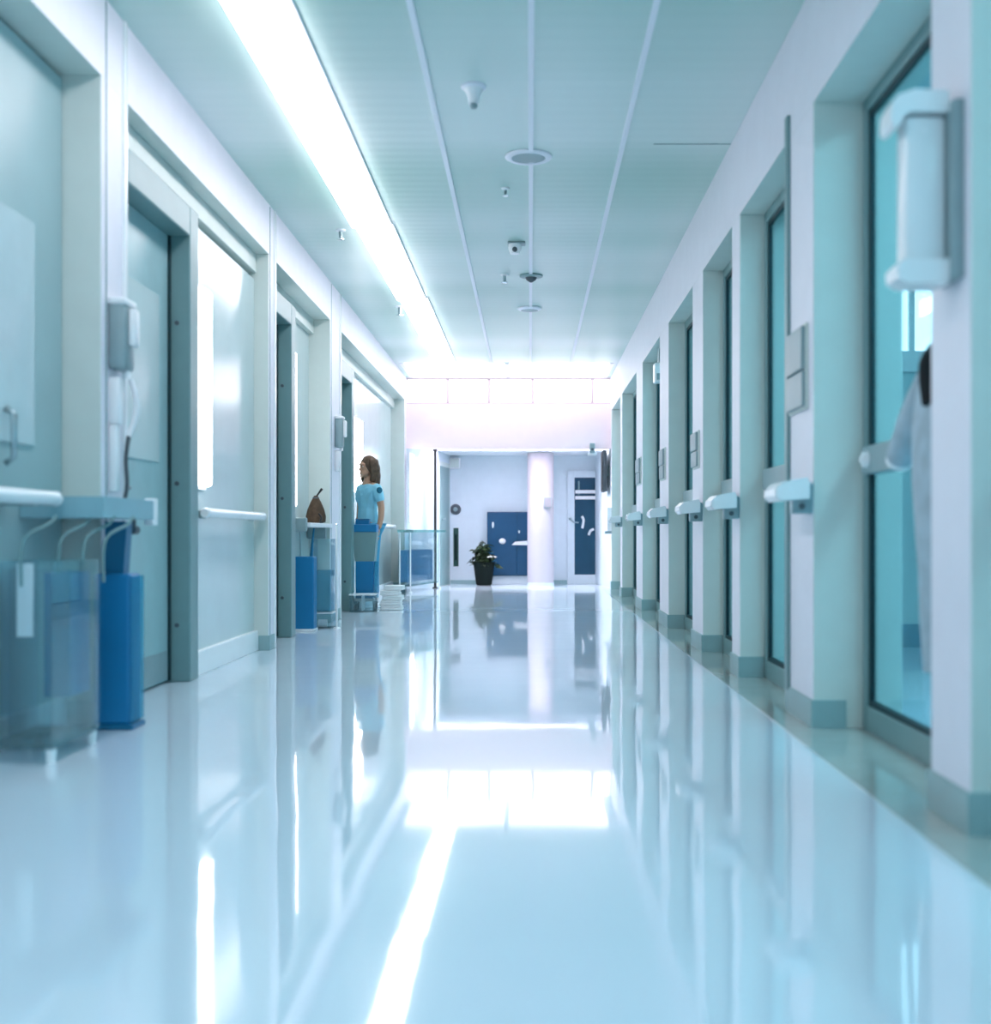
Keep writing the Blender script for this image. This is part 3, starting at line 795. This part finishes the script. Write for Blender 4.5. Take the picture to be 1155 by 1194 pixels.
rl = ['largest and nearest short white handrail on the right, below tall two-part grey plate',
      'second short white handrail along the right pilasters, counted from the viewer',
      'third short white handrail along the right pilasters, counted from the viewer',
      'fourth short white handrail along the right pilasters, counted from the viewer',
      'fifth short white handrail along the right pilasters, counted from the viewer',
      'farthest short white handrail, on the last right pilaster']
for (a, b), l in zip(((4.84, 5.32), (6.54, 6.79), (7.94, 8.44), (9.91, 10.57), (12.2, 12.9), (14.9, 15.2)), rl): right_rail(a, b, l)

def plate(y0, y1, z0, z1, label):
    t = thing('wall_plate', label, 'wall plate', (XR-.01, (y0+y1)/2, z0), 'grey plates on the right pilasters')
    zm = z0+(z1-z0)*.44
    obj('upper_panel', box(BM(), XR-.03, XR-.001, y0, y1, zm+.006, z1, .005), M['grey'], t)
    obj('lower_panel', box(BM(), XR-.026, XR-.001, y0, y1, z0, zm, .005), M['grey'], t)
    obj('backing', box(BM(), XR-.012, XR-.0005, y0-.012, y1+.012, z0-.012, z1+.012, .003), M['wall'], t)
plate(4.93, 5.23, 1.31, 1.64, 'tall two-part grey plate above nearest right handrail')
plate(8.08, 8.34, 1.24, 1.47, 'grey plate above the third right handrail')
plate(12.3, 12.72, 1.30, 1.56, 'small grey plate on a distant right pilaster')
plate(10.1, 10.4, 1.25, 1.5, 'pale grey plate above the fourth right handrail')

# big white dispenser on the nearest right pillar
t = thing('paper_dispenser', 'big white wall dispenser with curved top arm on nearest right pillar', 'dispenser', (1.06, 3.3, 1.44))
S('back_plate', box(BM(), XR-.03, XR+.002, 3.15, 3.32, 1.46, 1.93, .006), M['grey'], parent=t)
prof = [(XR-.03, 1.96), (1.02, 1.965), (.975, 1.95), (.958, 1.92), (.956, 1.875), (.968, 1.862), (.985, 1.875), (.99, 1.895), (1.01, 1.905), (XR-.03, 1.905)]
S('top_arm', prism(BM(), prof, 3.18, 3.29, 'y'), M['white'], 35, t)
S('front_cover', box(BM(), 1.0, 1.108, 3.20, 3.285, 1.515, 1.90, .012), M['rail'], 35, t)
prof = [(XR-.03, 1.45), (1.0, 1.45), (.975, 1.465), (.972, 1.495), (.99, 1.515), (XR-.03, 1.515)]
S('bottom_tray', prism(BM(), prof, 3.18, 3.29, 'y'), M['white'], 35, t)
S('lock', cyl(BM(), (1.05, 3.2, 1.86), (1.05, 3.195, 1.86), .006), M['white'], parent=t)

# grey coat hanging by the near glazed door
t = thing('hanging_coat', 'grey coat with black collar hanging beside nearest right glass door', 'coat', (1.27, 3.9, .35))
def coat_body():
    bm = BM(); rings = []
    data = [(1.30, .13, .05), (1.24, .20, .07), (1.12, .235, .08), (.95, .22, .085), (.75, .17, .08), (.55, .12, .07), (.36, .08, .055)]
    for j, (z, hy, hx) in enumerate(data):
        ring = []
        for k in range(28):
            a = 2*PI*k/28; f = 1+.10*math.sin(5*a+j)*(j/6)
            ring.append(bm.verts.new((1.262+hx*.8*math.cos(a)*f, 3.70+hy*.75*math.sin(a)*f, z)))
        rings.append(ring)
    for a, b in zip(rings, rings[1:]):
        for k in range(28): bm.faces.new((a[k], a[(k+1) % 28], b[(k+1) % 28], b[k]))
    bm.faces.new(rings[0][::-1]); bm.faces.new(rings[-1])
    return bm
S('body', coat_body(), M['coat'], 60, t)
S('sleeve', tube(BM(), spline([(1.27, 3.70, 1.33), (1.262, 3.86, 1.22), (1.258, 3.99, 1.12), (1.26, 4.10, 1.04)], 6), [.05]*6+[.052]*6+[.048]*6+[.04], 16), M['coat'], 60, t)
S('cuff', tube(BM(), [(1.26, 4.085, 1.052), (1.26, 4.11, 1.03)], .044, 16), M['white'], parent=t)
S('collar', tube(BM(), spline([(1.21, 3.62, 1.18), (1.215, 3.66, 1.30), (1.27, 3.70, 1.36), (1.29, 3.74, 1.30), (1.27, 3.76, 1.20)], 5), .03, 12), M['collar'], parent=t)
S('hanger_hook', tube(BM(), spline([(1.27, 3.70, 1.36), (1.27, 3.70, 1.43), (1.29, 3.70, 1.45), (1.352, 3.70, 1.45)], 5), .006, 8), M['chrome'], parent=t)

# small white box above a far right door
t = thing('door_lamp', 'small white box lamp at the head of a distant right recess', 'lamp', (1.2, 11.3, 2.2))
obj('body', box(BM(), XR+.02, 1.274, 11.2, 11.35, 2.2, 2.38, .01), M['white'], t)
obj('neck', box(BM(), XR+.06, XR+.10, 11.25, 11.31, 2.38, HR+.004, .004), M['steel'], t)
obj('lens', box(BM(), XR+.04, XR+.13, 11.194, 11.201, 2.22, 2.28), M['grey'], t)

# far right: monitor, camera, tray
t = thing('wall_monitor', 'dark screen seen edge-on on far right wall', 'monitor', (1.08, 17.3, 1.35))
obj('housing', box(BM(), 1.03, 1.085, 17.02, 17.42, 1.38, 1.97, .006), M['greyd'], t)
obj('screen', box(BM(), 1.022, 1.031, 17.04, 17.40, 1.40, 1.95), M['black'], t)
obj('arm', box(BM(), 1.08, 1.14, 17.15, 17.3, 1.6, 1.75), M['grey'], t)
t = thing('notice_board', 'small pale board on far right wall below the dark screen', 'board', (1.07, 16.95, .8))
obj('board', box(BM(), 1.08, 1.142, 16.86, 17.0, .82, 1.15, .006), M['white'], t)
obj('ledge', box(BM(), 1.05, 1.142, 16.86, 17.0, .78, .82, .004), M['steel'], t)
t = thing('security_camera', 'small grey box camera under the right end of the bulkhead', 'camera', (.9, 17.1, 1.99))
bx = (690-618)/F*17.0
obj('body', box(BM(), bx-.035, bx+.035, 16.9, 17.0, 1.92, 2.06, .008), M['grey'], t)
obj('lens', cyl(BM(), (bx, 16.9, 1.97), (bx, 16.885, 1.97), .02), M['greyd'], t)
obj('mount', box(BM(), bx-.06, bx+.06, 16.985, 17.001, 1.89, 1.925, .003), M['white'], t)

# ------------------------------------------------------------------ the person
def skin_mesh(nodes, edges, root):
    me = bpy.data.meshes.new('tmp'); names = list(nodes)
    me.from_pydata([nodes[n][0] for n in names], [(names.index(a), names.index(b)) for a, b in edges], [])
    o = bpy.data.objects.new('tmp', me); C.objects.link(o)
    sk = o.modifiers.new('s', 'SKIN'); sk.use_smooth_shade = True; sk.branch_smoothing = .5
    for i, n in enumerate(names):
        r = nodes[n][1]; r = r if hasattr(r, '__len__') else (r, r)
        me.skin_vertices[0].data[i].radius = r; me.skin_vertices[0].data[i].use_root = n == root
    sb = o.modifiers.new('u', 'SUBSURF'); sb.levels = 1; sb.render_levels = 1
    return o
def to_bm(objs, extra=None, voxel=None, sm=0):
    bm = BM()
    for o in objs:
        bpy.context.view_layer.update()
        dg = bpy.context.evaluated_depsgraph_get(); m2 = bpy.data.meshes.new_from_object(o.evaluated_get(dg))
        bm.from_mesh(m2); bpy.data.meshes.remove(m2)
        me = o.data; bpy.data.objects.remove(o); bpy.data.meshes.remove(me)
    if extra: extra(bm)
    if voxel:
        bmesh.ops.recalc_face_normals(bm, faces=bm.faces[:])
        me = bpy.data.meshes.new('tmp'); bm.to_mesh(me); bm.free()
        o = bpy.data.objects.new('tmp', me); C.objects.link(o)
        r = o.modifiers.new('r', 'REMESH'); r.mode = 'VOXEL'; r.voxel_size = voxel
        if sm: s = o.modifiers.new('m', 'SMOOTH'); s.iterations = sm; s.factor = .5
        return to_bm([o])
    return bm
PH = {}
def V(*a): return Vector(a)
def person():
    loc = (-1.73, 12.78, 0)
    t = thing('person', 'person with long brown hair and blue top standing behind the blue-topped trolley', 'person', (0, 0, 0))
    J = {'pel': (V(0, .01, .88), (.115, .095)), 'wai': (V(0, 0, 1.0), (.10, .08)), 'rib': (V(0, .005, 1.14), (.115, .095)), 'che': (V(0, .01, 1.25), (.115, .09)),
         'nb': (V(0, .02, 1.335), (.06, .055)), 'nk': (V(0, .01, 1.39), (.045, .047)), 'hd': (V(0, -.005, 1.45), .05)}
    E = [('pel', 'wai'), ('wai', 'rib'), ('rib', 'che'), ('che', 'nb'), ('nb', 'nk'), ('nk', 'hd')]
    for s, n in ((-1, 'r'), (1, 'l')):
        J.update({'hip'+n: (V(.085*s, .01, .84), .082), 'kn'+n: (V(.09*s, -.005, .46), .053), 'ca'+n: (V(.09*s, .015, .32), .05), 'an'+n: (V(.09*s, .02, .085), .035),
                  'he'+n: (V(.09*s, .035, .04), .033), 'to'+n: (V(.10*s, -.13, .03), .028)})
        E += [('pel', 'hip'+n), ('hip'+n, 'kn'+n), ('kn'+n, 'ca'+n), ('ca'+n, 'an'+n), ('an'+n, 'he'+n), ('he'+n, 'to'+n)]
        J.update({'sh'+n: (V(.15*s, .015, 1.29), .052), 'el'+n: (V(.20*s, .04, 1.05), .038), 'fo'+n: (V(.205*s, .03, .95), .036), 'wr'+n: (V(.205*s, .0, .83), .025)})
        E += [('che', 'sh'+n), ('sh'+n, 'el'+n), ('el'+n, 'fo'+n), ('fo'+n, 'wr'+n)]
    parts = [skin_mesh(J, E, 'pel')]
    for s, n in ((-1, 'r'), (1, 'l')):
        w = J['wr'+n][0]; dv = V(0, -.3, -.95).normalized(); fw = V(0, -.95, .3); cu = V(-s, 0, 0)
        H = {'w': (w, .022), 'p': (w+dv*.05, (.034, .016)), 'p2': (w+dv*.085, (.036, .014))}; ed = [('w', 'p'), ('p', 'p2')]
        parts.append(skin_mesh(H, ed, 'w'))
        for k, L in enumerate((.070, .078, .073, .058)):
            off = fw*(.028-.019*k); b0 = w+dv*.075+off
            f1 = b0+dv*L*.45+cu*.006; f2 = f1+(dv*.8+cu*.6).normalized()*L*.32; f3 = f2+(dv*.5+cu*.85).normalized()*L*.28
            parts.append(skin_mesh({'a': (b0, .009), 'b': (f1, .0085), 'c': (f2, .008), 'd': (f3, .007)}, [('a', 'b'), ('b', 'c'), ('c', 'd')], 'a'))
        b0 = w+dv*.025+fw*.02
        parts.append(skin_mesh({'a': (b0, .012), 'b': (b0+(dv*.5+fw*.8+cu*.4).normalized()*.035, .0105), 'c': (b0+(dv*.8+fw*.7+cu*.5).normalized()*.065, .0085)}, [('a', 'b'), ('b', 'c')], 'a'))
    hc = V(0, -.005, 1.485)
    def head(bm):
        sph(bm, hc+V(0, .01, .015), (.074, .092, .098), 24); sph(bm, hc+V(0, -.03, -.055), (.052, .055, .05), 20)
        cyl(bm, hc+V(0, -.078, .012), hc+V(0, -.098, -.028), .007, .012, 10); sph(bm, hc+V(0, -.092, -.03), (.014, .011, .009), 10)
        sph(bm, hc+V(0, -.083, -.062), (.022, .010, .006), 10); sph(bm, hc+V(0, -.080, -.072), (.019, .011, .007), 10)
        sph(bm, hc+V(0, -.075, -.093), (.02, .016, .014), 10); sph(bm, hc+V(0, -.07, .035), (.055, .022, .012), 12)
        for s in (-1, 1): sph(bm, hc+V(.076*s, .012, -.005), (.010, .02, .03), 10)
    R = Matrix.Translation(loc) @ Matrix.Rotation(math.radians(-48), 4, 'Z')
    def put(nm, bm, m, par, ang=70, label=None):
        bmesh.ops.transform(bm, matrix=R, verts=bm.verts[:]); return S(nm, bm, M[m], ang, par, label)
    body = put('body', to_bm(parts, head, .006, 2), 'skin', t)
    # eyes, brows and lips
    bm = BM()
    for s in (-1, 1): sph(bm, hc+V(.031*s, -.079, .01), (.010, .006, .006), 12)
    put('eye', bm, 'white', body)
    bm = BM()
    for s in (-1, 1): sph(bm, hc+V(.031*s, -.086, .01), (.006, .004, .006), 10)
    put('iris', bm, 'black', body)
    # clothes
    T = {'hem': (V(0, .01, .80), (.15, .125)), 'wai': (V(0, 0, 1.0), (.128, .108)), 'rib': (V(0, .005, 1.14), (.135, .115)), 'che': (V(0, .01, 1.25), (.13, .105)), 'nb': (V(0, .018, 1.32), (.085, .075))}
    ed = [('hem', 'wai'), ('wai', 'rib'), ('rib', 'che'), ('che', 'nb')]
    for s, n in ((-1, 'r'), (1, 'l')):
        T.update({'sh'+n: (V(.15*s, .015, 1.285), .068), 'sl'+n: (V(.19*s, .03, 1.10), .06)}); ed += [('che', 'sh'+n), ('sh'+n, 'sl'+n)]
    top = put('scrub_top', to_bm([skin_mesh(T, ed, 'rib')], None, .009, 3), 'scrub', t)
    c = V(.222, .0, 1.24); bm = BM(); cyl(bm, c+V(-.008, 0, 0), c+V(.006, 0, .002), .033, .03, 18)
    put('shoulder_patch', bm, 'patch', top)
    T = {'pel': (V(0, .01, .90), (.135, .11))}; ed = []
    for s, n in ((-1, 'r'), (1, 'l')):
        T.update({'hip'+n: (V(.085*s, .01, .82), .10), 'kn'+n: (V(.09*s, -.003, .46), .075), 'hem'+n: (V(.09*s, .02, .10), .065)})
        ed += [('pel', 'hip'+n), ('hip'+n, 'kn'+n), ('kn'+n, 'hem'+n)]
    put('trousers', to_bm([skin_mesh(T, ed, 'pel')], None, .01, 2), 'scrubd', t)
    for s in (-1, 1):
        bm = BM(); sph(bm, V(.098*s, -.05, .035), (.047, .125, .04), 18); box(bm, .098*s-.044, .098*s+.044, -.165, .07, 0, .022, .01)
        put('shoe', bm, 'white', t)
    # hair: cap plus long locks down to the shoulders
    bm = BM(); sph(bm, hc+V(0, .024, .028), (.089, .099, .105), 28)
    def loc_k(a, z1, r):
        x, yv = math.cos(a)*.084, .022+math.sin(a)*.095
        tube(bm, spline([hc+V(x*.75, yv*.8, .09), hc+V(x, yv, .02), hc+V(x*1.04, yv*1.02+.008, -.06), hc+V(x*1.05, yv*1.0+.01, z1)], 5),
             [r*.6]+[r*(1+.15*math.sin(k*1.3+a*7)) for k in range(14)]+[r*.5], 8)
    for k in range(26):
        a = -.30+(PI+.6)*k/25; loc_k(a, -.15-.03*random.random(), .021)
    put('hair', bm, 'hair', t)
    # base the empty at the feet
    for ch in [o for o in bpy.data.objects if o.parent == t or (o.parent and o.parent.parent == t)]:
        ch.data.transform(Matrix.Translation(-Vector(loc)))
    t.location = loc
person()

# ------------------------------------------------------------------ light
w = bpy.data.worlds.new('world'); sc.world = w; w.use_nodes = True
bg = w.node_tree.nodes['Background']; bg.inputs['Color'].default_value = lin('#c2dcf1'); bg.inputs['Strength'].default_value = 1.15
def area(name, loc, rot, sx, sy, e, col):
    l = bpy.data.lights.new(name, 'AREA'); l.shape = 'RECTANGLE'; l.size = sx; l.size_y = sy; l.energy = e; l.color = lin(col)[:3]
    o = bpy.data.objects.new(name, l); C.objects.link(o); o.location = loc; o.rotation_euler = rot; return o
area('side_room_fill', (2.5, 3.0, 2.95), (0, 0, 0), .6, 6, 150, '#d8eef6')  # unseen fill lights added to brighten the rooms behind the glass
area('side_room_fill', (2.5, 10.5, 2.95), (0, 0, 0), .6, 3, 70, '#d8eef6')
area('side_room_fill', (2.5, 14.8, 2.95), (0, 0, 0), .6, 3, 70, '#d8eef6')

area('lobby_fill', (-.3, 17.4, 2.5), (0, 0, 0), 2.6, .3, 75, '#fbf3ff')  # unseen fill added inside the cove, brightens lobby and column
# ------------------------------------------------------------------ camera
cd = bpy.data.cameras.new('camera'); co = bpy.data.objects.new('camera', cd); C.objects.link(co)
cd.sensor_fit = 'HORIZONTAL'; cd.sensor_width = 36; cd.lens = F/1155*36
cd.shift_x = -(618-577.5)/1155; cd.shift_y = (622-597)/1155
co.location = (0, 0, HC); co.rotation_euler = (PI/2, 0, 0)
cd.dof.use_dof = True; cd.dof.focus_distance = 11.0; cd.dof.aperture_fstop = 1.6
cd.clip_start = .05
sc.camera = co

sc.view_settings.view_transform = 'Standard'; sc.view_settings.look = 'None'
sc.view_settings.gamma = 1; sc.view_settings.exposure = .6
